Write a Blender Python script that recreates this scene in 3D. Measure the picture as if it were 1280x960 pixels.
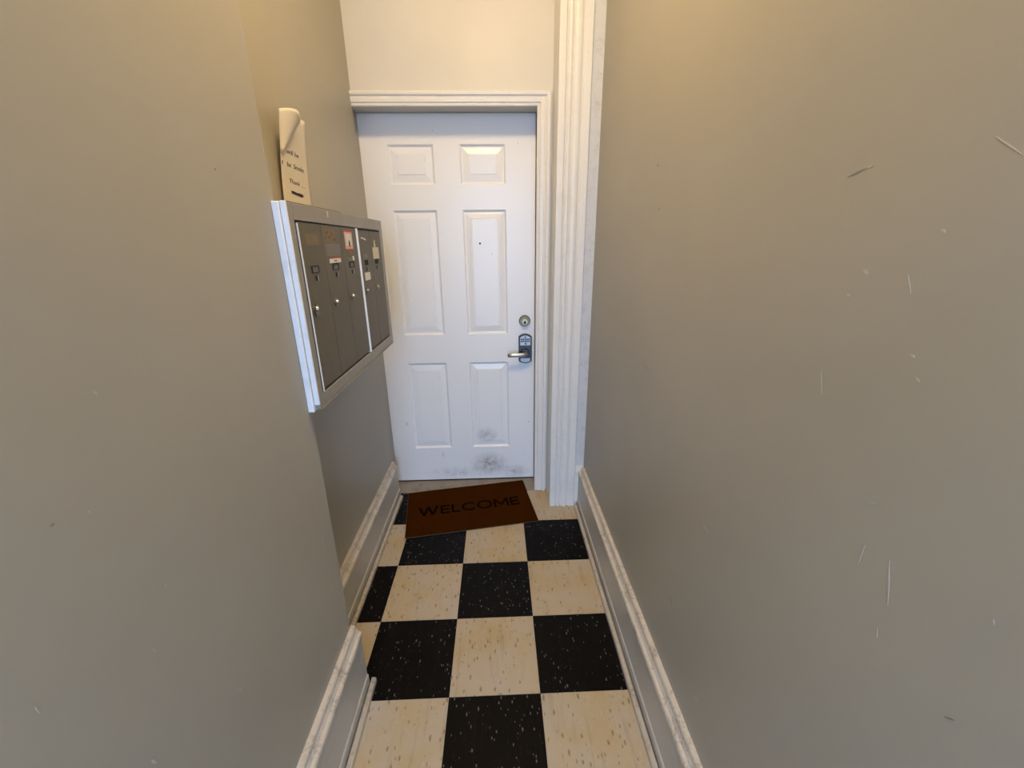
import bpy, bmesh, math, random
from mathutils import Vector, Matrix
random.seed(7)
for o in list(bpy.data.objects):
    bpy.data.objects.remove(o)
scene = bpy.context.scene
COL = scene.collection

# ------------------------------------------------------------------ camera
cam_d = bpy.data.cameras.new('camera')
cam_d.sensor_width = 36.0
cam_d.lens = 515.768 / 1280 * 36.0
cam_d.clip_start = 0.02
cam = bpy.data.objects.new('camera', cam_d)
COL.objects.link(cam)
RIGHT = Vector((0.99930159, -0.03581318, -0.01066521))
FWD = Vector((0.03054138, 0.94722939, -0.31909828))
UP = Vector((0.02153033, 0.31854969, 0.94766162))
m = Matrix.Identity(4)
for i in range(3):
    m[i][0] = RIGHT[i]; m[i][1] = UP[i]; m[i][2] = -FWD[i]
m[0][3], m[1][3], m[2][3] = 0.037382, -0.975031, 1.422502
cam.matrix_world = m
scene.camera = cam

# ------------------------------------------------------------------ daylight
Y0 = -2.20            # entry end of the hallway (behind the camera)
world = bpy.data.worlds.new('daylight_sky')
scene.world = world
world.use_nodes = True
bg = world.node_tree.nodes['Background']
bg.inputs[0].default_value = (0.42, 0.62, 1.0, 1)
bg.inputs[1].default_value = 10.5
pd = bpy.data.lights.new('entry_daylight_portal', 'AREA')
pd.shape = 'RECTANGLE'; pd.size = 0.86; pd.size_y = 2.40
pd.cycles.is_portal = True
portal = bpy.data.objects.new('entry_daylight_portal', pd)
portal.location = (0.02, Y0 - 0.02, 1.22)
portal.rotation_euler = (math.radians(90), 0, 0)
COL.objects.link(portal)
LAMP_STRENGTH = 89.0
LAMP_COLOR = (1.0, 0.72, 0.37)
LAMP_LOC = (0.0, -0.06, 2.80)

vs = scene.view_settings
vs.view_transform = 'Standard'
vs.look = 'None'
vs.gamma = 1.0
vs.use_curve_mapping = False
vs.exposure = 0.0

# ------------------------------------------------------------------ helpers
def srgb(r, g, b):
    f = lambda c: (c/255/12.92) if c/255 <= 0.04045 else ((c/255+0.055)/1.055)**2.4
    return (f(r), f(g), f(b), 1.0)

class NT:
    """small node-tree helper"""
    def __init__(s, name):
        s.m = bpy.data.materials.new(name); s.m.use_nodes = True
        s.t = s.m.node_tree; s.b = s.t.nodes['Principled BSDF']
    def n(s, kind, **kw):
        nd = s.t.nodes.new(kind)
        for k, v in kw.items():
            if k.startswith('i_'):
                key = k[2:]
                nd.inputs[int(key) if key.isdigit() else key.replace('_', ' ')].default_value = v
            else:
                setattr(nd, k, v)
        return nd
    def l(s, a, b): s.t.links.new(a, b)
    def coords(s, scale=(1, 1, 1), rnd=False):
        tc = s.n('ShaderNodeTexCoord'); mp = s.n('ShaderNodeMapping')
        mp.inputs['Scale'].default_value = scale
        s.l(tc.outputs['Object'], mp.inputs['Vector'])
        if rnd:
            oi = s.n('ShaderNodeObjectInfo')
            mu = s.n('ShaderNodeMath', operation='MULTIPLY', i_1=37.0)
            s.l(oi.outputs['Random'], mu.inputs[0])
            cb = s.n('ShaderNodeCombineXYZ')
            for k in range(3): s.l(mu.outputs[0], cb.inputs[k])
            s.l(cb.outputs[0], mp.inputs['Location'])
        return mp.outputs[0]
    def noise(s, vec, scale, detail=3, rough=0.55):
        nd = s.n('ShaderNodeTexNoise'); nd.inputs['Scale'].default_value = scale
        nd.inputs['Detail'].default_value = detail; nd.inputs['Roughness'].default_value = rough
        s.l(vec, nd.inputs['Vector']); return nd.outputs['Fac']
    def ramp(s, fac, stops):
        r = s.n('ShaderNodeValToRGB')
        while len(r.color_ramp.elements) < len(stops): r.color_ramp.elements.new(0.5)
        for e, (p, c) in zip(r.color_ramp.elements, stops):
            e.position = p; e.color = c if len(c) == 4 else (*c, 1)
        s.l(fac, r.inputs[0]); return r.outputs[0]
    def mix(s, fac, a, b):
        x = s.n('ShaderNodeMix', data_type='RGBA')
        for sock, val in ((x.inputs[0], fac), (x.inputs[6], a), (x.inputs[7], b)):
            if hasattr(val, 'links'): s.l(val, sock)
            else: sock.default_value = val
        return x.outputs[2]
    def math(s, op, a, b=None):
        x = s.n('ShaderNodeMath', operation=op)
        for i, val in enumerate((a, b)):
            if val is None: continue
            if hasattr(val, 'links'): s.l(val, x.inputs[i])
            else: x.inputs[i].default_value = val
        return x.outputs[0]
    def bump(s, h, strength, dist=0.001):
        b = s.n('ShaderNodeBump'); b.inputs['Strength'].default_value = strength
        b.inputs['Distance'].default_value = dist
        s.l(h, b.inputs['Height']); s.l(b.outputs[0], s.b.inputs['Normal'])
    def color(s, c):
        if hasattr(c, 'links'): s.l(c, s.b.inputs['Base Color'])
        else: s.b.inputs['Base Color'].default_value = c
    def set(s, **kw):
        for k, v in kw.items():
            sock = s.b.inputs[k.replace('_', ' ')]
            if hasattr(v, 'links'): s.l(v, sock)
            else: sock.default_value = v
BW = lambda v: (v, v, v, 1)

def plain(name, col, rough=0.5, metal=0.0, spec=0.5):
    t = NT(name); t.color(col); t.set(Roughness=rough, Metallic=metal)
    t.b.inputs['Specular IOR Level'].default_value = spec
    return t.m

def wall_paint(name, col, rough=0.5, bump=0.25):
    t = NT(name); v = t.coords()
    big = t.noise(v, 2.3, 3); 
    c = t.mix(t.ramp(big, [(0.3, BW(0)), (0.7, BW(1))]), tuple(x*0.955 for x in col[:3])+(1,), tuple(x*1.03 for x in col[:3])+(1,))
    t.color(c)
    fine = t.noise(v, 260, 4, 0.6); dents = t.noise(v, 9, 2)
    h = t.math('ADD', t.math('MULTIPLY', fine, 0.5), t.math('MULTIPLY', dents, 2.2))
    t.bump(h, bump, 0.0012)
    t.set(Roughness=rough)
    return t.m

def worn_white(name, col, dirt=(0.22, 0.17, 0.11, 1), amount=0.5, rough=0.4, scale=9.0):
    t = NT(name); v = t.coords()
    a = t.noise(v, scale, 5, 0.65); b = t.noise(v, scale*7, 3, 0.6)
    msk = t.ramp(t.math('MULTIPLY', a, t.math('ADD', b, 0.5)), [(0.50, BW(0)), (0.86, BW(amount))])
    t.color(t.mix(msk, col, dirt))
    t.set(Roughness=rough)
    t.bump(t.math('ADD', t.noise(v, 60, 4, 0.7), t.noise(v, 220, 2)), 0.22, 0.0012)
    return t.m

M = {}
M['wall'] = wall_paint('grey_taupe_satin_wall_paint', (0.385, 0.357, 0.285, 1), 0.45)
M['upper_wall'] = wall_paint('cream_white_wall_paint', (0.66, 0.63, 0.565, 1), 0.5)
M['ceiling'] = wall_paint('white_ceiling_paint', (0.84, 0.83, 0.80, 1), 0.8)
M['trim'] = worn_white('glossy_white_trim_paint', (0.78, 0.76, 0.71, 1), amount=0.12, rough=0.3)
M['strip'] = worn_white('scuffed_white_board_paint', (0.62, 0.62, 0.61, 1), (0.15, 0.15, 0.15, 1), 0.35, 0.35, 22)
M['cap'] = worn_white('worn_cream_baseboard_paint', (0.62, 0.56, 0.47, 1), (0.14, 0.105, 0.065, 1), 0.85, 0.4, 20)
M['shoe'] = worn_white('dirty_cream_shoe_paint', (0.50, 0.44, 0.35, 1), (0.12, 0.085, 0.05, 1), 0.8, 0.45, 12)
M['board'] = worn_white('light_grey_baseboard_paint', (0.53, 0.50, 0.43, 1), (0.24, 0.20, 0.15, 1), 0.3, 0.4, 6)
M['chip_light'] = plain('pale_filler_mark', (0.475, 0.445, 0.375, 1), 0.6)
M['chip_dark'] = plain('dark_scuff_mark', (0.22, 0.21, 0.19, 1), 0.6)
M['black'] = plain('matt_black', (0.008, 0.008, 0.008, 1), 0.6)
M['gap'] = plain('dark_gap', (0.02, 0.018, 0.015, 1), 0.8)
M['chrome'] = plain('satin_chrome', (0.62, 0.62, 0.64, 1), 0.25, 1.0)
M['lock_steel'] = plain('worn_lock_steel', (0.30, 0.27, 0.22, 1), 0.3, 0.9)
M['charcoal'] = plain('charcoal_lock_plate', (0.055, 0.06, 0.065, 1), 0.32, 0.6)
M['brass'] = plain('tarnished_brass', (0.20, 0.155, 0.085, 1), 0.35, 1.0)
M['nickel'] = plain('satin_nickel', (0.55, 0.54, 0.53, 1), 0.38, 0.9)
M['brass_face'] = plain('worn_brass_face', (0.50, 0.43, 0.30, 1), 0.4, 0.9)
M['silver'] = plain('silver_keypad', (0.50, 0.53, 0.56, 1), 0.35, 0.4)
M['white_wood'] = worn_white('white_wood_paint', (0.86, 0.86, 0.86, 1), (0.4, 0.38, 0.35, 1), 0.3, 0.4)
M['cream_wood'] = plain('cream_wood_paint', (0.72, 0.66, 0.55, 1), 0.45)
M['brown_wood'] = plain('brown_raw_wood', (0.13, 0.075, 0.035, 1), 0.8)
M['paper_white'] = plain('white_label_paper', (0.75, 0.73, 0.68, 1), 0.8)
M['paper_cream'] = plain('cream_label_paper', (0.68, 0.62, 0.47, 1), 0.8)
M['red'] = plain('red_print', (0.50, 0.07, 0.05, 1), 0.7)
M['pink'] = plain('pink_faded_print', (0.66, 0.42, 0.36, 1), 0.7)
M['tan'] = plain('tan_glue_residue', (0.20, 0.155, 0.09, 1), 0.8)
M['greysq'] = plain('grey_tape_residue', (0.19, 0.185, 0.17, 1), 0.7)
M['ink'] = plain('black_ink', (0.012, 0.01, 0.01, 1), 0.7)
M['concrete'] = wall_paint('grey_pavement', (0.35, 0.34, 0.32, 1), 0.9)

def metal_mat(name, col, rough, metal):
    t = NT(name); v = t.coords((1, 1, 1))
    a = t.noise(v, 6, 4, 0.6); b = t.noise(t.coords((60, 60, 2)), 3, 3)
    t.color(t.mix(t.ramp(t.math('MULTIPLY', a, t.math('ADD', b, 0.5)), [(0.35, BW(0)), (0.7, BW(1))]), tuple(x*0.86 for x in col)+(1,), tuple(col)+(1,)))
    t.set(Roughness=rough, Metallic=metal)
    return t.m
M['steel_frame'] = metal_mat('brushed_grey_steel', (0.34, 0.315, 0.262), 0.45, 0.4)
M['steel_door'] = metal_mat('dull_taupe_steel', (0.14, 0.118, 0.072), 0.5, 0.3)

def tile_mat(name, base, base2, fl_dark, fl_light, d_amt, l_amt, spec):
    t = NT(name)
    v = t.coords((1.0, 0.42, 1.0), True)
    v2 = t.coords((1.25, 0.55, 1.0), True)
    v3 = t.coords((1, 1, 1), True)
    cl = t.mix(t.ramp(t.noise(v3, 5.5, 4, 0.6), [(0.35, BW(0)), (0.68, BW(1))]), base, base2)
    def chips(vec, scale, thr, size):
        vo = t.n('ShaderNodeTexVoronoi'); vo.inputs['Scale'].default_value = scale
        wv = t.n('ShaderNodeTexNoise'); wv.inputs['Scale'].default_value = scale*1.6
        t.l(vec, wv.inputs['Vector'])
        ad = t.n('ShaderNodeVectorMath', operation='MULTIPLY_ADD')
        ad.inputs[1].default_value = (0.55/scale,)*3
        t.l(wv.outputs['Color'], ad.inputs[0]); t.l(vec, ad.inputs[2])
        t.l(ad.outputs[0], vo.inputs['Vector'])
        sp = t.n('ShaderNodeSeparateColor'); t.l(vo.outputs['Color'], sp.inputs[0])
        pick = t.math('GREATER_THAN', sp.outputs[0], thr)
        sz = t.math('MULTIPLY', sp.outputs[1], size)
        near = t.ramp(t.math('SUBTRACT', vo.outputs['Distance'], sz), [(0.02, BW(1)), (0.12, BW(0))])
        return t.math('MULTIPLY', pick, near)
    c1 = t.mix(t.math('MULTIPLY', chips(v, 105, 0.66, 0.34), d_amt), cl, fl_dark)
    c2 = t.mix(t.math('MULTIPLY', chips(v2, 110, 0.74, 0.30), l_amt), c1, fl_light)
    # foot-worn streaks running along the hall
    st = t.ramp(t.noise(t.coords((9, 0.8, 1), True), 5, 4, 0.7), [(0.54, BW(0)), (0.82, BW(0.45))])
    c3 = t.mix(st, c2, fl_dark)
    t.color(c3)
    t.set(Roughness=t.ramp(t.noise(v3, 14, 3), [(0.3, BW(0.42)), (0.7, BW(0.58))]))
    t.b.inputs['Specular IOR Level'].default_value = spec
    t.bump(t.noise(v3, 120, 3), 0.08, 0.0006)
    return t.m
M['tile_cream'] = tile_mat('cream_vinyl_tile', (0.48, 0.365, 0.195, 1), (0.49, 0.42, 0.33, 1), (0.19, 0.125, 0.065, 1), (0.56, 0.47, 0.33, 1), 0.65, 0.5, 0.22)
M['tile_black'] = tile_mat('black_vinyl_tile', (0.0025, 0.002, 0.0016, 1), (0.0042, 0.003, 0.0024, 1), (0.02, 0.013, 0.010, 1), (0.16, 0.15, 0.14, 1), 0.4, 0.75, 0.10)

def door_mat():
    t = NT('white_door_paint'); v = t.coords()
    base = (0.87, 0.87, 0.86, 1)
    col = base
    tc = t.n('ShaderNodeTexCoord')
    nz = t.noise(v, 28, 5, 0.7); nz2 = t.noise(v, 9, 4, 0.6)
    # dirt: kicked smudges with their own place and shape (door-local x, z)
    for (x, z, rx, rz, amt) in ((-0.035, 0.115, 0.13, 0.095, 0.95), (0.125, 0.06, 0.11, 0.05, 0.6), (-0.045, 0.315, 0.07, 0.06, 0.75), (-0.526, 0.403, 0.012, 0.022, 0.6), (-0.321, 0.19, 0.009, 0.025, 0.6), (-0.25, 0.06, 0.22, 0.05, 0.35)):
        mp = t.n('ShaderNodeMapping')
        mp.inputs['Location'].default_value = (-x/rx, 0, -z/rz)
        mp.inputs['Scale'].default_value = (1/rx, 0, 1/rz)
        t.l(tc.outputs['Object'], mp.inputs['Vector'])
        ln = t.n('ShaderNodeVectorMath', operation='LENGTH'); t.l(mp.outputs[0], ln.inputs[0])
        fall = t.ramp(ln.outputs['Value'], [(0.0, BW(1)), (1.0, BW(0))])
        msk = t.math('MULTIPLY', t.math('MULTIPLY', fall, amt), t.ramp(nz, [(0.36, BW(0.12)), (0.66, BW(1))]))
        col = t.mix(msk, col, (0.13, 0.12, 0.11, 1))
    spots = t.ramp(t.math('MULTIPLY', nz, nz2), [(0.40, BW(0)), (0.55, BW(0.22))])
    t.color(t.mix(spots, col, (0.42, 0.40, 0.37, 1)))
    t.set(Roughness=0.27)
    t.bump(t.math('ADD', t.noise(v, 150, 3, 0.6), t.math('MULTIPLY', nz2, 2.0)), 0.10, 0.0015)
    return t.m
M['door'] = door_mat()

def coir_mat(name, c1, c2):
    t = NT(name); v = t.coords((1, 1, 1))
    f = t.noise(v, 420, 4, 0.7); b = t.noise(v, 12, 3)
    c = t.mix(t.ramp(f, [(0.3, BW(0)), (0.75, BW(1))]), c1, c2)
    t.color(t.mix(t.math('MULTIPLY', b, 0.35), c, c1))
    t.set(Roughness=0.95); t.b.inputs['Specular IOR Level'].default_value = 0.0
    t.bump(f, 0.9, 0.004)
    return t.m
M['coir'] = coir_mat('brown_coir', (0.028, 0.0070, 0.0008, 1), (0.082, 0.025, 0.0032, 1))
M['coir_letter'] = coir_mat('black_printed_coir', (0.003, 0.002, 0.0015, 1), (0.012, 0.006, 0.004, 1))
M['coir_edge'] = plain('dark_rubber_backing', (0.085, 0.055, 0.04, 1), 0.8)
M['threshold'] = worn_white('dirty_stone_threshold', (0.30, 0.265, 0.215, 1), (0.10, 0.08, 0.06, 1), 0.8, 0.55, 14)
def note_mat():
    t = NT('note_paper'); v = t.coords()
    t.color(t.mix(t.noise(v, 12, 3), (0.66, 0.60, 0.49, 1), (0.74, 0.68, 0.57, 1)))
    t.set(Roughness=0.8); return t.m
M['note'] = note_mat()
def lamp_mat():
    t = NT('lit_lamp_glass'); t.color((0.9, 0.85, 0.75, 1))
    t.set(Emission_Color=(*LAMP_COLOR, 1), Emission_Strength=LAMP_STRENGTH); return t.m
M['lamp_glass'] = lamp_mat()

# mesh helpers: all shapes are given in world coordinates; link() makes them local to the parent
def link(name, bm, mat, parent=None, smooth=False):
    me = bpy.data.meshes.new(name)
    if parent is not None:
        off = parent_world(parent)
        bmesh.ops.translate(bm, verts=bm.verts, vec=-off)
    bmesh.ops.recalc_face_normals(bm, faces=bm.faces)
    bm.to_mesh(me); bm.free()
    me.materials.append(M[mat] if isinstance(mat, str) else mat)
    if smooth:
        for p in me.polygons: p.use_smooth = True
    o = bpy.data.objects.new(name, me); COL.objects.link(o)
    if parent is not None: o.parent = parent
    return o
def parent_world(p):
    v = Vector((0, 0, 0))
    while p is not None:
        v = v + p.location; p = p.parent
    return v
def root(name, loc, label, cat, group=None, kind=None):
    e = bpy.data.objects.new(name, None); e.location = loc; e.empty_display_size = 0.1
    COL.objects.link(e); return tag(e, label, cat, group, kind)
def tag(o, label, cat=None, group=None, kind=None):
    o['label'] = label
    if cat: o['category'] = cat
    if group: o['group'] = group
    if kind: o['kind'] = kind
    return o
def box(bm, x0, x1, y0, y1, z0, z1, bevel=0.0, seg=1):
    r = bmesh.ops.create_cube(bm, size=1.0)
    vs_ = r['verts']
    for v in vs_:
        v.co = Vector(((x0+x1)/2 + v.co.x*(x1-x0), (y0+y1)/2 + v.co.y*(y1-y0), (z0+z1)/2 + v.co.z*(z1-z0)))
    if bevel > 0:
        es = list({e for v in vs_ for e in v.link_edges})
        bmesh.ops.bevel(bm, geom=es, offset=bevel, segments=seg, affect='EDGES', profile=0.5)
    return bm
def B(*a, **k): return box(bmesh.new(), *a, **k)
def prism(pts, axis, a, b, bm=None, fn=None):
    """pts: 2-D polygon; axis 'z': pts=(x,y); 'y': pts=(x,z); 'x': pts=(y,z)"""
    bm = bm or bmesh.new()
    def P(p, t):
        return Vector((p[0], p[1], t)) if axis == 'z' else Vector((p[0], t, p[1])) if axis == 'y' else Vector((t, p[0], p[1]))
    A = [bm.verts.new(P(p, a)) for p in pts]; C = [bm.verts.new(P(p, b)) for p in pts]
    n = len(pts)
    bm.faces.new(A[::-1]); bm.faces.new(C)
    for i in range(n): bm.faces.new((A[i], A[(i+1) % n], C[(i+1) % n], C[i]))
    return bm
def cyl(bm, c, axis, r, a, b, n=24, r2=None):
    """cylinder along axis between offsets a, b from centre c"""
    r2 = r if r2 is None else r2
    ax = {'x': Vector((1, 0, 0)), 'y': Vector((0, 1, 0)), 'z': Vector((0, 0, 1))}[axis]
    u = Vector((0, 0, 1)) if axis != 'z' else Vector((1, 0, 0)); w = ax.cross(u)
    A, C = [], []
    for i in range(n):
        t = 2*math.pi*i/n; d = u*math.cos(t) + w*math.sin(t)
        A.append(bm.verts.new(Vector(c) + ax*a + d*r)); C.append(bm.verts.new(Vector(c) + ax*b + d*r2))
    bm.faces.new(A[::-1]); bm.faces.new(C)
    for i in range(n): bm.faces.new((A[i], A[(i+1) % n], C[(i+1) % n], C[i]))
    return bm

# ------------------------------------------------------------------ structure
ZC = 2.92
XL, XLF, XR = -0.457, -0.600, 0.497      # near left wall, alcove wall, right wall faces
YC = 0.050                                # outside corner of the near left wall
YD = 1.335                                # door face
YW = 1.212                                # face of the wall around the door
T = 0.3048
S = 'structure'

# floor with single vinyl tiles
floor = tag(link('floor', B(-0.95, 0.75, Y0-0.25, 1.55, -0.12, -0.0035), 'gap'), 'black and cream checkerboard vinyl tile floor of the hallway', 'floor', kind=S)
tile_cache = {}
def tile(x0, x1, y0, y1, mat):
    key = (round(x1-x0, 4), round(y1-y0, 4), mat)
    if key not in tile_cache:
        g = 0.00045
        bm = box(bmesh.new(), -(x1-x0)/2+g, (x1-x0)/2-g, -(y1-y0)/2+g, (y1-y0)/2-g, -0.0034, 0.0, 0.0007)
        me = bpy.data.meshes.new('floor_tile'); bm.to_mesh(me); bm.free(); me.materials.append(M[mat])
        tile_cache[key] = me
    o = bpy.data.objects.new('floor_tile', tile_cache[key]); COL.objects.link(o)
    o.parent = floor; o.location = ((x0+x1)/2, (y0+y1)/2, random.uniform(-0.0002, 0.0))
for row in range(-8, 4):
    for col in range(-2, 2):
        x0, x1 = (col-0.5)*T, (col+0.5)*T
        y0, y1 = row*T, (row+1)*T
        if col == -2:
            if row < 0: continue
            x0 = XLF + 0.001
            if row == 0: y0 = YC + 0.001
        if row == 3: y1 = 1.2085
        if row == 3 and col == 1:
            # cut around the foot of the fluted pilaster
            y1 = 1.0335 if False else y1
        tile(x0, x1, y0, y1, 'tile_cream' if (row+col) % 2 == 0 else 'tile_black')

tag(link('ceiling', B(-0.95, 0.75, Y0, 1.45, ZC, ZC+0.12), 'ceiling'), 'plain white ceiling above the hallway', 'ceiling', kind=S)

# near left wall: rounded outside corner
def arc(cx, cy, r, a0, a1, n=5):
    return [(cx+r*math.cos(math.radians(a0+(a1-a0)*i/n)), cy+r*math.sin(math.radians(a0+(a1-a0)*i/n))) for i in range(n+1)]
pts = [(-0.85, Y0), (XL, Y0)] + arc(XL-0.005, YC-0.005, 0.005, 0, 90) + [(-0.85, YC)]
wall_left = tag(link('wall_left', prism(pts, 'z', 0.0, ZC), 'wall'), 'grey taupe painted wall that ends in an outside corner before the mailboxes', 'wall', kind=S)
wall_alc = tag(link('wall_left_alcove', B(-0.85, XLF, YC, YW, 0, ZC), 'wall'), 'set-back taupe wall behind the mailboxes and the note', 'wall', kind=S)
wall_right = tag(link('wall_right', B(XR, XR+0.15, Y0, 1.0475, 0, ZC), 'wall'), 'long scuffed taupe wall facing the mailboxes', 'wall', kind=S)
# wall around the far door
bm = bmesh.new()
box(bm, -0.85, 0.4475, YW, 1.45, 2.031, ZC)
box(bm, -0.85, -0.665, YW, 1.45, 0, 2.031)
box(bm, 0.2465, 0.4475, YW, 1.45, 0, 2.031)
box(bm, -0.85, 0.645, 1.45, 1.50, 0, ZC)  # unseen sheet behind the door, added to stop outside light leaking in
tag(link('wall_back', bm, 'upper_wall'), 'cream wall above and around the six-panel door', 'wall', kind=S)
# entry end behind the camera: an open doorway
bm = bmesh.new()
box(bm, -0.85, -0.41, Y0-0.16, Y0, 0, ZC); box(bm, 0.45, 0.65, Y0-0.16, Y0, 0, ZC)
box(bm, -0.4095, 0.4495, Y0-0.16, Y0, 2.42, ZC)
tag(link('wall_entry', bm, 'wall'), 'taupe wall with the open street doorway opposite the six-panel door', 'wall', kind=S)
tag(link('pavement', B(-6, 6, Y0-9, Y0-0.26, -0.16, -0.04), 'concrete'), 'grey pavement outside the open street doorway', 'pavement', kind=S)

# paint chips and scuffs: (kind, y, z, y2, z2, width)
CH_R = [('d', -0.396, 1.502, -0.422, 1.508, 0.0019), ('l', -0.425, 1.509, -0.431, 1.509, 0.0031), ('l', -0.561, 1.512, -0.586, 1.493, 0.0014), ('l', -0.456, 1.388, -0.462, 1.384, 0.0054), ('l', -0.439, 1.357, -0.444, 1.355, 0.0038), ('l', -0.515, 1.386, -0.524, 1.367, 0.001), ('l', -0.537, 1.433, -0.541, 1.43, 0.003), ('l', -0.545, 1.302, -0.549, 1.3, 0.0026), ('l', -0.558, 1.279, -0.562, 1.276, 0.0026), ('l', -0.427, 1.249, -0.437, 1.217, 0.001), ('l', -0.546, 1.111, -0.56, 1.118, 0.0014), ('l', -0.559, 1.025, -0.56, 1.056, 0.0012), ('l', -0.593, 1.061, -0.607, 1.009, 0.0022), ('l', -0.605, 0.97, -0.608, 0.957, 0.001), ('l', -0.694, 1.084, -0.696, 1.08, 0.0014), ('d', -0.692, 0.948, -0.7, 0.955, 0.0016), ('l', -0.194, 0.812, -0.218, 0.808, 0.0022), ('l', -0.279, 0.374, -0.295, 0.376, 0.0038), ('d', -0.092, 0.499, -0.113, 0.482, 0.0018), ('d', 0.317, 1.634, 0.297, 1.627, 0.004), ('d', 0.273, 1.517, 0.259, 1.512, 0.003), ('d', 0.276, 1.056, 0.218, 1.055, 0.0018)]
CH_L = [('l', -0.483, 1.259, -0.481, 1.254, 0.003), ('l', -0.539, 1.127, -0.537, 1.124, 0.0022), ('d', -0.579, 1.136, -0.575, 1.137, 0.0026), ('l', -0.48, 0.961, -0.478, 0.954, 0.002), ('l', -0.527, 0.891, -0.525, 0.883, 0.0025), ('l', -0.414, 0.65, -0.409, 0.637, 0.003), ('l', -0.328, 0.767, -0.323, 0.756, 0.0028), ('l', -0.02, 0.677, -0.019, 0.636, 0.0034), ('l', -0.022, 0.499, -0.016, 0.481, 0.005), ('l', -0.655, 0.969, -0.654, 0.958, 0.0015), ('l', -0.58, 0.749, -0.576, 0.735, 0.004), ('d', -0.146, 1.556, -0.142, 1.554, 0.0026), ('l', 0.041, 1.80, 0.041, 1.845, 0.0030), ('l', 0.040, 1.615, 0.0405, 1.64, 0.003)]
def chips(lst, x, sgn, wall):
    for k, y, z, y2, z2, w in lst:
        a = Vector((y, z)); b = Vector((y2, z2)); d = (b-a)
        if d.length < 1e-4: d = Vector((1, 0))
        d.normalize(); n = Vector((-d.y, d.x))
        a2 = a - d*w*0.25; b2 = b + d*w*0.25; mid = (a+b)/2
        poly = [a2, mid*0.5+a*0.5+n*w*0.42, mid+n*w*0.5, b2, mid*0.4+b*0.6-n*w*0.35, mid-n*w*0.5]
        link('paint_chip', prism([(p.x, p.y) for p in poly], 'x', x - sgn*0.0003, x + sgn*0.0005), 'chip_light' if k == 'l' else 'chip_dark', wall)
chips(CH_R, XR, -1, wall_right)
chips(CH_L, XL, 1, wall_left)

# baseboards: profile of (distance from the wall, height), swept along y
def baseboard(name, xw, sgn, y0, y1, H, label, cap_mat='cap', shoe_jag=0.0):
    e = root(name, (xw, (y0+y1)/2, 0), label, 'baseboard', kind=S)
    def sweep(part, prof, mat, ya, yb, n=10, jit=0.0):
        bm = bmesh.new(); rows = []
        ya, yb = ya, yb
        for i in range(n+1):
            y = ya + (yb-ya)*i/n
            j = random.uniform(-jit, jit)
            rows.append([bm.verts.new((xw + sgn*(d + (j if d > 0.004 else 0)), y, z + (j if z > 0.01 else 0))) for d, z in prof])
        k = len(prof)
        for i in range(n):
            for q in range(k):
                bm.faces.new((rows[i][q], rows[i][(q+1) % k], rows[i+1][(q+1) % k], rows[i+1][q]))
        bm.faces.new(rows[0]); bm.faces.new(rows[-1][::-1])
        return link(part, bm, mat, e)
    sweep('board', [(0.0, 0.0005), (0.0300, 0.0005), (0.0300, 0.046), (0.0285, 0.050), (0.0260, 0.052), (0.0260, H-0.050), (0.0, H-0.050)], 'board', y0, y1, 1)
    sweep('cap_moulding', [(0.0, H-0.0495), (0.0300, H-0.0495), (0.0315, H-0.045), (0.0315, H-0.034), (0.0290, H-0.029), (0.0215, H-0.026), (0.0185, H-0.020), (0.0165, H-0.017), (0.0150, H-0.005), (0.0125, H-0.001), (0.0, H)], cap_mat, y0, y1, 26, 0.0006)
    sweep('shoe_moulding', [(0.0345, 0.0005), (0.0500, 0.0005), (0.0505, 0.014), (0.0490, 0.0185), (0.0450, 0.0210), (0.0380, 0.0215), (0.0345, 0.0200)], 'shoe', y0, y1 + shoe_jag, 26, 0.0007)
    return e
baseboard('baseboard_left', XL, 1, Y0, YC+0.004, 0.268, 'tall baseboard with chipped white cap under the wall ending in an outside corner', shoe_jag=0.010)
baseboard('baseboard_left_alcove', XLF, 1, YC+0.001, YW-0.022, 0.232, 'grey baseboard with cream cap and shoe below the mailboxes', shoe_jag=-0.03)
bR = baseboard('baseboard_right', XR, -1, Y0, 1.0335, 0.252, 'long grey baseboard with worn cream cap opposite the mailboxes', shoe_jag=-0.02)
bm = B(0.448, 0.4695, 1.036, 1.0455, 0.03, 0.205); link('return_board', bm, 'trim', bR)
bm = B(0.448, 0.490, 1.034, 1.0455, 0.206, 0.225, 0.002); box(bm, 0.448, 0.4955, 1.036, 1.0455, 0.2255, 0.258, 0.002); link('return_cap', bm, 'trim', bR)
bm = B(0.448, 0.464, 1.0345, 1.046, 0.0005, 0.028, 0.003); link('return_block', bm, 'trim', bR)

# door frame: jamb, casings, pilaster
bm = bmesh.new()
box(bm, -0.72, -0.6205, YW+0.0, YD-0.003, 0.006, 2.0305)
jl = tag(link('trim_1', bm, 'wall'), 'narrow left door jamb in the corner by the alcove wall', 'door jamb', kind=S)
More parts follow.
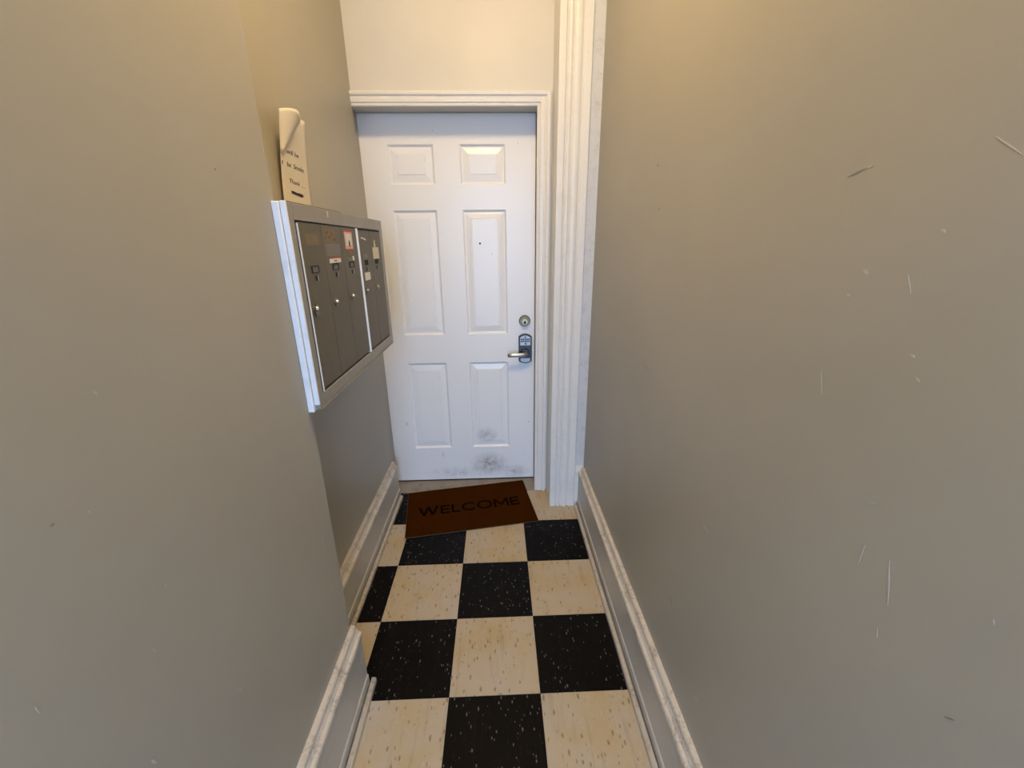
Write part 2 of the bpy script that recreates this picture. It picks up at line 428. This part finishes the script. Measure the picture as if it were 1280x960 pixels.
# casing profile across width (0 = inner edge, 1 = outer edge) -> protrusion from the wall
PROF = [(0.0, 0.0), (0.0, 0.012), (0.10, 0.014), (0.14, 0.010), (0.20, 0.010), (0.26, 0.016), (0.50, 0.018), (0.58, 0.014), (0.66, 0.016), (0.74, 0.022), (0.90, 0.024), (1.0, 0.021), (1.0, 0.0)]
cx0, cx1, cz0, cz1 = 0.237, 0.300, 2.021, 2.078
tr = root('trim_2', ((cx0+cx1)/2, YW, 0), 'narrow moulded cream casing around the six-panel door', 'door casing', kind=S)
bm = bmesh.new(); rows = []
for end in (0, 1):
    rows.append([])
    for t_, d in PROF:
        x = cx0 + (cx1-cx0)*t_; z = 0.004 if end == 0 else cz0 + (cz1-cz0)*t_
        rows[-1].append(bm.verts.new((x, YW - 0.0005 - d, z)))
n = len(PROF)
for q in range(n): bm.faces.new((rows[0][q], rows[0][(q+1) % n], rows[1][(q+1) % n], rows[1][q]))
bm.faces.new(rows[0]); bm.faces.new(rows[1][::-1])
link('side_casing', bm, 'trim', tr)
bm = bmesh.new(); rows = []
for end in (0, 1):
    rows.append([])
    for t_, d in PROF:
        z = cz0 + (cz1-cz0)*t_; x = -0.5995 if end == 0 else cx0 + (cx1-cx0)*t_ - 0.0004
        rows[-1].append(bm.verts.new((x, YW - 0.0005 - d, z)))
for q in range(n): bm.faces.new((rows[0][q], rows[0][(q+1) % n], rows[1][(q+1) % n], rows[1][q]))
bm.faces.new(rows[0]); bm.faces.new(rows[1][::-1])
link('head_casing', bm, 'trim', tr)

# fluted pilaster
px0, px1, pf = 0.309, 0.4475, 1.035
def pil_profile():
    pts = []
    def P(f, d): pts.append((px0 + (px1-px0)*f, pf + d))
    P(0.0, 0.1765); P(0.0, 0.003); P(0.012, 0.0); P(0.20, 0.0); P(0.22, 0.002)
    for a in range(0, 181, 30): P(0.245 - 0.02*math.cos(math.radians(a)), 0.003 + 0.006*math.sin(math.radians(a)))
    for a in range(0, 181, 30): P(0.345 - 0.062*math.cos(math.radians(a)), 0.004 - 0.005*math.sin(math.radians(a)))
    for a in range(0, 181, 30): P(0.430 - 0.018*math.cos(math.radians(a)), 0.004 + 0.005*math.sin(math.radians(a)))
    for a in range(0, 181, 30): P(0.575 - 0.115*math.cos(math.radians(a)), 0.004 - 0.006*math.sin(math.radians(a)))
    for a in range(0, 181, 30): P(0.715 - 0.02*math.cos(math.radians(a)), 0.003 + 0.006*math.sin(math.radians(a)))
    P(0.75, 0.002); P(0.77, 0.0); P(0.985, 0.0); P(1.0, 0.003); P(1.0, 0.1765)
    return pts
tag(link('trim_3', prism(pil_profile(), 'z', 0.0005, ZC), 'trim'), 'tall white fluted pilaster board reaching the floor beside the door', 'pilaster', kind=S)
tag(link('trim_4', B(0.4476, 0.645, 1.0475, 1.45, 0.0, ZC), 'strip'), 'narrow scuffed white board between fluted pilaster and long taupe wall', 'trim board', kind=S)
tag(link('trim_5', B(-0.664, 0.3085, 1.2095, 1.42, -0.003, 0.0055, 0.002), 'threshold'), 'dirty stone-coloured threshold strip under the door', 'threshold', kind=S)

# ------------------------------------------------------------------ six-panel door
door = root('door_1', (0.0, YD, 0.0), 'white six-panel door with keypad lever lock and smudged foot', 'door', kind=S)
dx0, dx1, dz0, dz1 = -0.660, 0.2425, 0.0150, 2.0285
PX = [(-0.491, -0.264), (-0.135, 0.092)]
PZ = [(0.238, 0.782), (0.946, 1.597), (1.716, 1.896)]
xs = sorted({dx0, dx1, *[v for p in PX for v in p]}); zs = sorted({dz0, dz1, *[v for p in PZ for v in p]})
bm = bmesh.new(); vm = {}
def V(x, y, z):
    k = (round(x, 5), round(y, 5), round(z, 5))
    if k not in vm: vm[k] = bm.verts.new((x, y, z))
    return vm[k]
for i in range(len(xs)-1):
    for j in range(len(zs)-1):
        hole = (xs[i], xs[i+1]) in PX and (zs[j], zs[j+1]) in PZ
        if not hole:
            bm.faces.new((V(xs[i], YD, zs[j]), V(xs[i+1], YD, zs[j]), V(xs[i+1], YD, zs[j+1]), V(xs[i], YD, zs[j+1])))
        else:
            c = [(xs[i], zs[j]), (xs[i+1], zs[j]), (xs[i+1], zs[j+1]), (xs[i], zs[j+1])]
            for k in range(4):
                a, b = c[k], c[(k+1) % 4]
                bm.faces.new((V(a[0], YD, a[1]), V(b[0], YD, b[1]), V(b[0], YD+0.02, b[1]), V(a[0], YD+0.02, a[1])))
            bm.faces.new([V(a[0], YD+0.02, a[1]) for a in c])
yb = YD + 0.044
bm.faces.new((V(dx0, yb, dz0), V(dx1, yb, dz0), V(dx1, yb, dz1), V(dx0, yb, dz1)))
for k in range(len(xs)-1):
    for z in (dz0, dz1): bm.faces.new((V(xs[k], YD, z), V(xs[k+1], YD, z), V(xs[k+1], yb, z), V(xs[k], yb, z)))
for k in range(len(zs)-1):
    for x in (dx0, dx1): bm.faces.new((V(x, YD, zs[k]), V(x, YD, zs[k+1]), V(x, yb, zs[k+1]), V(x, yb, zs[k])))
link('slab', bm, 'door', door)
link('under_door_shade', B(-0.6195, dx1-0.001, YD+0.002, YD+0.03, 0.0060, 0.0148), 'black', door)  # black strip added as the shade of the gap under the door
for (x0, x1) in PX:
    for (z0, z1) in PZ:
        bm = bmesh.new(); rings = []
        for off, dep in ((0.0, 0.0), (0.004, 0.0035), (0.009, 0.0095), (0.014, 0.0100), (0.019, 0.0085), (0.0425, 0.0040), (0.0440, 0.0052), (0.0460, 0.0052), (0.0475, 0.0018)):
            c = [(x0+off, z0+off), (x1-off, z0+off), (x1-off, z1-off), (x0+off, z1-off)]
            rings.append([bm.verts.new((x, YD+dep, z)) for x, z in c])
        for a, b in zip(rings, rings[1:]):
            for k in range(4): bm.faces.new((a[k], a[(k+1) % 4], b[(k+1) % 4], b[k]))
        bm.faces.new(rings[-1])
        link('panel', bm, 'door', door)
# peephole and small nicks
bm = cyl(bmesh.new(), (-0.049, YD+0.0018, 1.432), 'y', 0.005, -0.0012, 0.0, 14); link('peephole', bm, 'black', door)
for x, z, r in ((0.013, 1.378, 0.0022), (0.212, 0.40, 0.0028), (-0.262, 1.955, 0.002), (0.155, 1.90, 0.002)):
    link('nick', cyl(bmesh.new(), (x, YD, z), 'y', r, -0.0004, 0.0006, 10), 'chip_dark', door)
# deadbolt
db = link('deadbolt', cyl(cyl(bmesh.new(), (0.187, YD, 1.018), 'y', 0.0325, -0.006, 0.0, 32), (0.187, YD, 1.018), 'y', 0.027, -0.020, -0.006, 32, 0.0315), 'brass', door)
db.data.name = 'deadbolt'
link('cylinder_face', cyl(bmesh.new(), (0.187, YD, 1.016), 'y', 0.0155, -0.0235, -0.0195, 24), 'brass_face', db)
bm = cyl(bmesh.new(), (0.187, YD, 1.011), 'y', 0.0075, -0.0245, -0.0232, 14); box(bm, 0.184, 0.190, YD-0.0245, YD-0.0232, 1.012, 1.021)
link('keyhole', bm, 'black', db)
# keypad lever lock
kx0, kx1, kz0, kz1 = 0.1515, 0.2265, 0.776, 0.947
kc = (kx0+kx1)/2
def arch(x0, x1, z0, z1, rise_t, rise_b, n=10):
    pts = []
    for i in range(n+1):
        t_ = i/n; pts.append((x0+(x1-x0)*t_, z0 + rise_b*(1-math.sin(math.pi*t_)**0.7)))
    for i in range(n+1):
        t_ = 1-i/n; pts.append((x0+(x1-x0)*t_, z1 - rise_t*(1-math.sin(math.pi*t_)**0.7)))
    return pts
kl = link('keypad_lock', prism(arch(kx0, kx1, kz0, kz1, 0.017, 0.014), 'y', YD-0.022, YD), 'charcoal', door)
bv = kl.modifiers.new('bevel', 'BEVEL'); bv.width = 0.003; bv.segments = 2; bv.limit_method = 'ANGLE'
link('keypad_face', prism(arch(kc-0.0285, kc+0.0285, 0.882, 0.938, 0.012, 0.0), 'y', YD-0.0245, YD-0.0215), 'silver', kl)
bm = bmesh.new()
for r in range(2):
    for c in range(5):
        bx = kc + (c-2)*0.0105; bz = 0.917 - r*0.0115
        box(bm, bx-0.0038, bx+0.0038, YD-0.0262, YD-0.0243, bz-0.0042, bz+0.0042, 0.0006)
box(bm, kc-0.005, kc+0.005, YD-0.0262, YD-0.0243, 0.9265, 0.9325, 0.0006)
cyl(bm, (kc+0.002, YD, 0.8915), 'y', 0.0052, -0.0262, -0.0243, 14)
link('keypad_buttons', bm, 'black', kl)
link('lower_plate', prism(arch(kc-0.027, kc+0.027, 0.783, 0.806, 0.0, 0.009), 'y', YD-0.0245, YD-0.0215), 'silver', kl)
link('lever_rose', cyl(bmesh.new(), (kc-0.001, YD, 0.838), 'y', 0.0225, -0.034, -0.021, 28, 0.027), 'charcoal', kl)
bm = bmesh.new(); rows = []
path = [((kc+0.004, -0.034), 0.0125), ((kc+0.003, -0.046), 0.0130), ((kc-0.004, -0.056), 0.0130), ((kc-0.016, -0.060), 0.0125), ((kc-0.045, -0.060), 0.0120), ((kc-0.075, -0.059), 0.0115), ((kc-0.098, -0.058), 0.0112), ((kc-0.099, -0.058), 0.0100)]
for i, ((x, yo), r) in enumerate(path):
    p = Vector((x, YD+yo, 0.838 - 0.006*i/len(path)))
    q0 = Vector((*path[max(0, i-1)][0], 0)); q1 = Vector((*path[min(len(path)-1, i+1)][0], 0))
    d = (q1-q0); d = Vector((d.x, d.y, 0)).normalized(); w = d.cross(Vector((0, 0, 1)))
    rows.append([bm.verts.new(p + w*math.cos(2*math.pi*k/14)*r*0.8 + Vector((0, 0, 1))*math.sin(2*math.pi*k/14)*r) for k in range(14)])
for a, b in zip(rows, rows[1:]):
    for k in range(14): bm.faces.new((a[k], a[(k+1) % 14], b[(k+1) % 14], b[k]))
bm.faces.new(rows[0]); bm.faces.new(rows[-1])
link('lever', bm, 'nickel', kl, smooth=True)
bm = cyl(bmesh.new(), (kc-0.0985, YD-0.058, 0.8325), 'x', 0.0088, -0.0025, 0.001, 14); link('lever_end', bm, 'black', kl)

# ------------------------------------------------------------------ mailbox bank
XF = -0.428
mb = root('mailbox_bank', (XLF, 0.44, 1.02), 'grey steel bank of five apartment mailboxes with white wood edge', 'mailbox')
link('case', B(XLF+0.001, -0.4405, YC+0.016, 0.836, 1.022, 1.5155), 'steel_frame', mb)
bm = B(-0.4565, -0.4412, 0.029, YC+0.0155, 1.018, 1.520, 0.0015)
link('wood_edge', bm, 'white_wood', mb)
link('metal_edge', B(-0.4400, XF+0.0006, 0.0345, 0.0405, 1.036, 1.5215, 0.001), 'white_wood', mb)
ox0, ox1, oz0, oz1 = 0.041, 0.834, 1.024, 1.5205
ix0, ix1, iz0, iz1 = 0.067, 0.796, 1.058, 1.483
bm = bmesh.new()
box(bm, -0.4402, XF, ox0, ix0, oz0, oz1, 0.0012); box(bm, -0.4402, XF, ix1, ox1, oz0, oz1, 0.0012)
box(bm, -0.4402, XF, ix0, ix1, oz0, iz0-0.0002, 0.0012); box(bm, -0.4402, XF, ix0, ix1, iz1, oz1, 0.0012)
link('frame', bm, 'steel_frame', mb)
link('backing', B(-0.4400, -0.4385, ix0, ix1, iz0, iz1), 'gap', mb)
link('bottom_lip', B(-0.4395, XF+0.0025, 0.046, 0.832, 1.0200, 1.0236, 0.0008), 'steel_frame', mb)
link('hinge_rod', cyl(bmesh.new(), (XF+0.0005, 0.0742, 0), 'z', 0.0022, iz0+0.002, iz1-0.006, 12), 'cream_wood', mb)
link('divider_strip', B(-0.4385, XF+0.0035, 0.5045, 0.5110, iz0+0.001, iz1-0.002, 0.0012), 'white_wood', mb)
link('upper_rail', B(-0.4380, XF+0.0002, 0.512, 0.794, 1.4785, 1.4812), 'gap', mb)
link('side_trim', B(-0.452, -0.4270, 0.8375, 0.858, 1.125, 1.412, 0.002), 'cream_wood', mb)
link('tick_mark', B(XF-0.0002, XF+0.0006, 0.273, 0.2765, 1.501, 1.517), 'cream_wood', mb)
link('top_board', B(XLF+0.001, -0.436, YC+0.017, 0.405, 1.516, 1.5235), 'brown_wood', mb)
spans = [(0.0772, 0.2135), (0.2150, 0.3585), (0.3600, 0.5035), (0.5120, 0.6525), (0.6540, 0.7945)]
XD = XF - 0.0015
def stk(d, name, y0, y1, z0, z1, mat, t=0.0005, lift=0.0):
    if z0 > z1: z0, z1 = z1, z0
    return link(name, B(XD + lift, XD + lift + t, y0, y1, z0, z1), mat, d)
doors = []
for i, (a, b) in enumerate(spans):
    top = iz1 - 0.0025 if i < 3 else 1.4775
    d = link('mailbox_door', B(-0.4380, XD, a, b, iz0+0.0060, top, 0.0012), 'steel_door', mb)
    doors.append(d)
    c = (0.141, 0.284, 0.424, 0.580, 0.714)[i]
    bm = bmesh.new(); w = 0.0205 if i < 3 else 0.0165
    for (y0, y1, z0, z1) in ((c-w, c+w, 1.3755, 1.3780), (c-w, c+w, 1.3600, 1.3620), (c-w, c-w+0.002, 1.3620, 1.3755), (c+w-0.002, c+w, 1.3620, 1.3755)):
        box(bm, XD, XD+0.0025, y0, y1, z0, z1)
    link('name_window_frame', bm, 'gap', d)
    stk(d, 'name_window', c-w+0.002, c+w-0.002, 1.362, 1.3755, 'gap' if i in (3, 4) else 'greysq', 0.0007)
    stk(d, 'key_slot', c-0.007, c+0.007, 1.3405, 1.3525, 'gap', 0.0008)
    stk(d, 'slot_edge', c+0.0072, c+0.0100, 1.3395, 1.3525, 'chrome', 0.0015)
    lc = (0.108, 0.248, 0.391, 0.553, 0.689)[i]
    lk = link('lock', cyl(cyl(bmesh.new(), (XD, lc, 1.272), 'x', 0.0105, 0.0, 0.004, 20), (XD, lc, 1.272), 'x', 0.0075, 0.004, 0.009, 20, 0.0055), 'lock_steel', d)
    stk(d, 'lock_keyway', lc-0.0014, lc+0.0014, 1.2665, 1.2775, 'black', 0.0004, 0.0090)
# stickers and glue marks on the single doors
stk(doors[0], 'glue_mark', 0.112, 0.190, 1.428, 1.455, 'tan'); tag(doors[0].children[-1], 'faint tan glue mark')
link('lock_ring', cyl(bmesh.new(), (XD, 0.113, 1.268), 'x', 0.0165, 0.0, 0.0022, 24), 'brass', doors[0])
link('scratch', prism([(0.104, 1.331), (0.1055, 1.331), (0.1075, 1.306), (0.128, 1.288), (0.127, 1.286), (0.1055, 1.305)], 'x', XD, XD+0.0004), 'tan', doors[0])
stk(doors[1], 'glue_residue', 0.231, 0.312, 1.434, 1.470, 'tan')
stk(doors[1], 'tape_square', 0.234, 0.337, 1.398, 1.432, 'greysq')
stk(doors[1], 'name_label', 0.246, 0.332, 1.3795, 1.391, 'paper_white', 0.0008)
stk(doors[1], 'red_label_line', 0.258, 0.333, 1.392, 1.3955, 'red', 0.0008)
stk(doors[1], 'label_print', 0.278, 0.300, 1.384, 1.3865, 'ink', 0.0003, 0.0008)
bm = bmesh.new()
for k in range(9):
    y = 0.236 + k*0.0085; z = 1.440 + 0.022*random.random()
    box(bm, XD+0.0005, XD+0.0008, y, y+0.005, z-0.004, z+0.004)
link('residue_spots', bm, 'brown_wood', doors[1])
stk(doors[2], 'sticker', 0.389, 0.459, 1.416, 1.470, 'pink', 0.0006)
stk(doors[2], 'sticker_paper', 0.400, 0.450, 1.426, 1.462, 'paper_white', 0.0003, 0.0006)
stk(doors[2], 'sticker_red_band', 0.384, 0.462, 1.467, 1.4725, 'red', 0.0009)
stk(doors[2], 'sticker_red_foot', 0.389, 0.459, 1.412, 1.4165, 'red', 0.0009)
link('sticker_mark', prism([(0.420, 1.423), (0.431, 1.424), (0.433, 1.434), (0.427, 1.444), (0.420, 1.436)], 'x', XD+0.0009, XD+0.0013), 'ink', doors[2])
link('red_scrawl', prism([(0.402, 1.410), (0.440, 1.411), (0.446, 1.404), (0.430, 1.394), (0.420, 1.396), (0.410, 1.403)], 'x', XD, XD+0.0006), 'tan', doors[2])
stk(doors[2], 'name_label', 0.398, 0.445, 1.3795, 1.3905, 'greysq', 0.0006)
stk(doors[2], 'label_corner', 0.440, 0.456, 1.381, 1.394, 'paper_white', 0.0007)
stk(doors[3], 'paper_scrap', 0.556, 0.606, 1.382, 1.398, 'greysq', 0.0007)
stk(doors[3], 'torn_label', 0.550, 0.612, 1.308, 1.335, 'paper_white', 0.0006)
link('white_scuff', prism([(0.540, 1.452), (0.566, 1.4535), (0.604, 1.449), (0.606, 1.443), (0.580, 1.4475)], 'x', XD, XD+0.0005), 'paper_white', doors[3])
stk(doors[4], 'cream_label', 0.678, 0.758, 1.378, 1.420, 'paper_cream', 0.0007)
link('label_tail', prism([(0.700, 1.421), (0.722, 1.421), (0.716, 1.448), (0.707, 1.446)], 'x', XD, XD+0.0005), 'paper_cream', doors[4])

# ------------------------------------------------------------------ text helpers
def text_bm(txt, shear=0.0, bold=0.0):
    cu = bpy.data.curves.new('tmp_text', 'FONT'); cu.body = txt; cu.size = 1.0; cu.shear = shear
    cu.resolution_u = 3; cu.offset = bold
    ob = bpy.data.objects.new('tmp_text', cu); COL.objects.link(ob)
    dg = bpy.context.evaluated_depsgraph_get(); dg.update()
    me = bpy.data.meshes.new_from_object(ob.evaluated_get(dg))
    bm = bmesh.new(); bm.from_mesh(me)
    bpy.data.objects.remove(ob); bpy.data.curves.remove(cu); bpy.data.meshes.remove(me)
    return bm
def bounds(bm):
    X = [v.co.x for v in bm.verts]; Y = [v.co.y for v in bm.verts]
    return min(X), max(X), min(Y), max(Y)
def thicken(bm, h):
    r = bmesh.ops.extrude_face_region(bm, geom=list(bm.faces))
    return [g for g in r['geom'] if isinstance(g, bmesh.types.BMVert)]

# ------------------------------------------------------------------ paper note
note = root('paper_note', (-0.590, 0.48, 1.5238), 'handwritten paper note with curled corner standing on the mailboxes', 'note')
def note_pt(u, v):
    """u: 0..1 along y, v: 0..1 up the sheet; the top sags away from the wall"""
    yl = 0.385 + 0.010*v; yr = 0.588 - 0.024*v
    return Vector((-0.592 + 0.026*v**1.6 + 0.002*math.sin(u*3.0), yl + (yr-yl)*u, 1.524 + (0.2705 + 0.008*u)*v))
bm = bmesh.new(); nu, nv = 10, 16
grid = [[bm.verts.new(note_pt(i/nu, j/nv)) for i in range(nu+1)] for j in range(nv+1)]
for j in range(nv):
    for i in range(nu):
        bm.faces.new((grid[j][i], grid[j][i+1], grid[j+1][i+1], grid[j+1][i]))
sheet = link('sheet', bm, 'note', note, smooth=True)
sm = sheet.modifiers.new('solid', 'SOLIDIFY'); sm.thickness = 0.0004; sm.offset = -1
# curled flap: rolls forward from the sheet's upper left edge
bm = bmesh.new(); rows = []
for j in range(13):
    v = 0.60 + 0.40*j/12
    wdt = 0.66*(j/12)**0.85 + 0.02
    row = []
    for i in range(9):
        t_ = i/8
        p = note_pt(wdt*t_, v)
        lift = 0.020*math.sin(math.pi*min(1.0, t_*0.92))*(0.25+0.75*j/12) + 0.0012
        p.x += lift
        p.z += 0.012*(1-t_)**0.5*t_*3.0*(j/12)**3 - 0.010*t_*t_*(j/12)**3
        row.append(bm.verts.new(p))
    rows.append(row)
for a, b in zip(rows, rows[1:]):
    for i in range(8): bm.faces.new((a[i], a[i+1], b[i+1], b[i]))
fl = link('curled_corner', bm, 'note', note, smooth=True)
sm = fl.modifiers.new('solid', 'SOLIDIFY'); sm.thickness = 0.0004; sm.offset = 1
def write(txt, u0, u1, v0, v1, shear=0.25, drop=0.0):
    bm = text_bm(txt, shear); x0, x1, y0, y1 = bounds(bm)
    top = thicken(bm, 1)
    tops = set(top)
    for vtx in bm.verts:
        u = u0 + (u1-u0)*(vtx.co.x-x0)/(x1-x0); v = v0 + (v1-v0)*(vtx.co.y-y0)/(y1-y0) - drop*(vtx.co.x-x0)/(x1-x0)
        p = note_pt(u, v); p.x += 0.0009 if vtx in tops else 0.0002
        vtx.co = p
    link('handwriting', bm, 'ink', note)
write('will be', 0.20, 0.62, 0.605, 0.650, drop=0.012)
write('t', 0.02, 0.075, 0.480, 0.520)
write('be  Smoke.', 0.18, 0.80, 0.475, 0.525, drop=0.016)
write('Thank', 0.23, 0.58, 0.315, 0.358, drop=0.014)
bm = bmesh.new()
pts = [(0.62, 0.300), (0.78, 0.292), (0.78, 0.296), (0.62, 0.304)]
def strip_on_note(pts):
    bm = bmesh.new(); A = []; Cc = []
    for u, v in pts:
        p = note_pt(u, v); A.append(bm.verts.new(p+Vector((0.0002, 0, 0)))); Cc.append(bm.verts.new(p+Vector((0.0009, 0, 0))))
    n = len(pts); bm.faces.new(A[::-1]); bm.faces.new(Cc)
    for i in range(n): bm.faces.new((A[i], A[(i+1) % n], Cc[(i+1) % n], Cc[i]))
    return bm
link('handwriting', strip_on_note(pts), 'greysq', note)
link('ink_scribble', strip_on_note([(0.26, 0.205), (0.26, 0.238), (0.36, 0.232), (0.45, 0.224), (0.54, 0.226), (0.66, 0.218), (0.67, 0.196), (0.60, 0.185), (0.48, 0.193), (0.40, 0.196), (0.32, 0.203)]), 'ink', note)

# ------------------------------------------------------------------ doormat
MA = math.radians(8.8); MC = Vector((-0.1455, 1.049, 0.0)); MW, MH = 0.708, 0.402
eu = Vector((math.cos(MA), math.sin(MA), 0)); ev = Vector((-math.sin(MA), math.cos(MA), 0))
def mat_pt(a, b, z):
    p = MC + eu*a + ev*b
    t_ = min(1, max(0, (p.y-1.165)/0.05)); t_ = t_*t_*(3-2*t_)
    p.z = z + 0.0003 + 0.0062*t_
    return p
mat = root('doormat', (MC.x, MC.y, 0.0), 'brown coir welcome mat lying askew before the door', 'doormat')
def slab_on_mat(hw, hh, z0, z1, nx=40, ny=24, rnd=0.002):
    bm = bmesh.new(); top = []; bot = []
    for j in range(ny+1):
        top.append([]); bot.append([])
        for i in range(nx+1):
            a = -hw + 2*hw*i/nx; b = -hh + 2*hh*j/ny
            edge = min(i, nx-i, j, ny-j)
            top[-1].append(bm.verts.new(mat_pt(a, b, z1 - (rnd if edge == 0 else 0) + (random.uniform(-.0003, .0003)))))
            bot[-1].append(bm.verts.new(mat_pt(a, b, z0)))
    for j in range(ny):
        for i in range(nx):
            bm.faces.new((top[j][i], top[j][i+1], top[j+1][i+1], top[j+1][i]))
            bm.faces.new((bot[j][i], bot[j+1][i], bot[j+1][i+1], bot[j][i+1]))
    for i in range(nx):
        bm.faces.new((bot[0][i], bot[0][i+1], top[0][i+1], top[0][i])); bm.faces.new((bot[ny][i+1], bot[ny][i], top[ny][i], top[ny][i+1]))
    for j in range(ny):
        bm.faces.new((bot[j+1][0], bot[j][0], top[j][0], top[j+1][0])); bm.faces.new((bot[j][nx], bot[j+1][nx], top[j+1][nx], top[j][nx]))
    return bm
link('rubber_backing', slab_on_mat(MW/2, MH/2, 0.0, 0.0022, rnd=0.0), 'coir_edge', mat)
link('coir_pile', slab_on_mat(MW/2-0.003, MH/2-0.003, 0.0023, 0.0105), 'coir', mat)
def bar(a, b, w):
    """stroke from a to b as a quad, square ends"""
    a, b = Vector(a), Vector(b); d = (b-a).normalized(); n = Vector((-d.y, d.x))*w/2
    return [a+n, a-n, b-n, b+n]
def diag(x0, x1, z0, z1, w):
    """slanted stroke with flat top and bottom, horizontal width w"""
    return [Vector((x0-w/2, z0)), Vector((x0+w/2, z0)), Vector((x1+w/2, z1)), Vector((x1-w/2, z1))]
def ring(cx, cy, rx, ry, w, a0, a1, n=20):
    out = []
    for i in range(n):
        p, q_ = math.radians(a0+(a1-a0)*i/n), math.radians(a0+(a1-a0)*(i+1)/n)
        o = lambda t, k: Vector((cx+(rx-k)*math.cos(t), cy+(ry-k)*math.sin(t)))
        out.append([o(p, 0), o(q_, 0), o(q_, w), o(p, w)])
    return out
HL, SW = 0.076, 0.0115            # letter height and stroke
def glyph(c):
    h, w = HL, SW
    if c == 'E':
        return 0.050, [bar((w/2, 0), (w/2, h), w), bar((0, w/2), (.050, w/2), w), bar((0, h/2), (.046, h/2), w), bar((0, h-w/2), (.050, h-w/2), w)]
    if c == 'L':
        return 0.046, [bar((w/2, 0), (w/2, h), w), bar((0, w/2), (.046, w/2), w)]
    if c == 'W':
        k = w*1.12
        return 0.112, [diag(k/2, .032, h, 0, k), diag(.032, .056, 0, h, k), diag(.056, .080, h, 0, k), diag(.080, .112-k/2, 0, h, k)]
    if c == 'M':
        k = w*1.15
        return 0.084, [bar((w/2, 0), (w/2, h), w), bar((.084-w/2, 0), (.084-w/2, h), w), diag(k/2, .042, h, .016, k), diag(.042, .084-k/2, .016, h, k)]
    if c == 'O': return 0.086, ring(.043, h/2, .043, h/2+.001, w, 0, 360, 28)
    return 0.076, ring(.043, h/2, .043, h/2+.001, w, 42, 318, 24)
LET = [glyph(c) for c in 'WELCOME']
gap_ = 0.0115
cur = -(sum(g[0] for g in LET) + gap_*6)/2 - 0.003; base = -HL/2 - 0.003
for wd, quads in LET:
    bm = bmesh.new()
    for k, qd in enumerate(quads):
        zt = 0.0112 + 0.00004*(k % 4)
        A = [bm.verts.new(mat_pt(cur+p.x, base+p.y, 0.0098)) for p in qd]; C_ = [bm.verts.new(mat_pt(cur+p.x, base+p.y, zt)) for p in qd]
        bm.faces.new(A[::-1]); bm.faces.new(C_)
        for i in range(4): bm.faces.new((A[i], A[(i+1) % 4], C_[(i+1) % 4], C_[i]))
    link('letter', bm, 'coir_letter', mat)
    cur += wd + gap_

# ------------------------------------------------------------------ ceiling lamp (above the frame)
lamp = root('ceiling_lamp', (LAMP_LOC[0], LAMP_LOC[1], ZC), 'round warm glass ceiling lamp over the hallway', 'lamp')
link('lamp_base', cyl(bmesh.new(), (LAMP_LOC[0], LAMP_LOC[1], ZC), 'z', 0.18, -0.03, -0.0005, 32), 'trim', lamp)
bm = bmesh.new(); rows = []
for j in range(8):
    a = math.radians(90*j/8); r = 0.165*math.cos(a); z = ZC - 0.031 - 0.09*math.sin(a)
    rows.append([bm.verts.new((LAMP_LOC[0]+r*math.cos(2*math.pi*k/28), LAMP_LOC[1]+r*math.sin(2*math.pi*k/28), z)) for k in range(28)])
tip = bm.verts.new((LAMP_LOC[0], LAMP_LOC[1], ZC-0.121))
for a, b in zip(rows, rows[1:]):
    for k in range(28): bm.faces.new((a[k], a[(k+1) % 28], b[(k+1) % 28], b[k]))
for k in range(28): bm.faces.new((rows[-1][k], rows[-1][(k+1) % 28], tip))
bm.faces.new(rows[0][::-1])
link('lamp_glass', bm, 'lamp_glass', lamp, smooth=True)
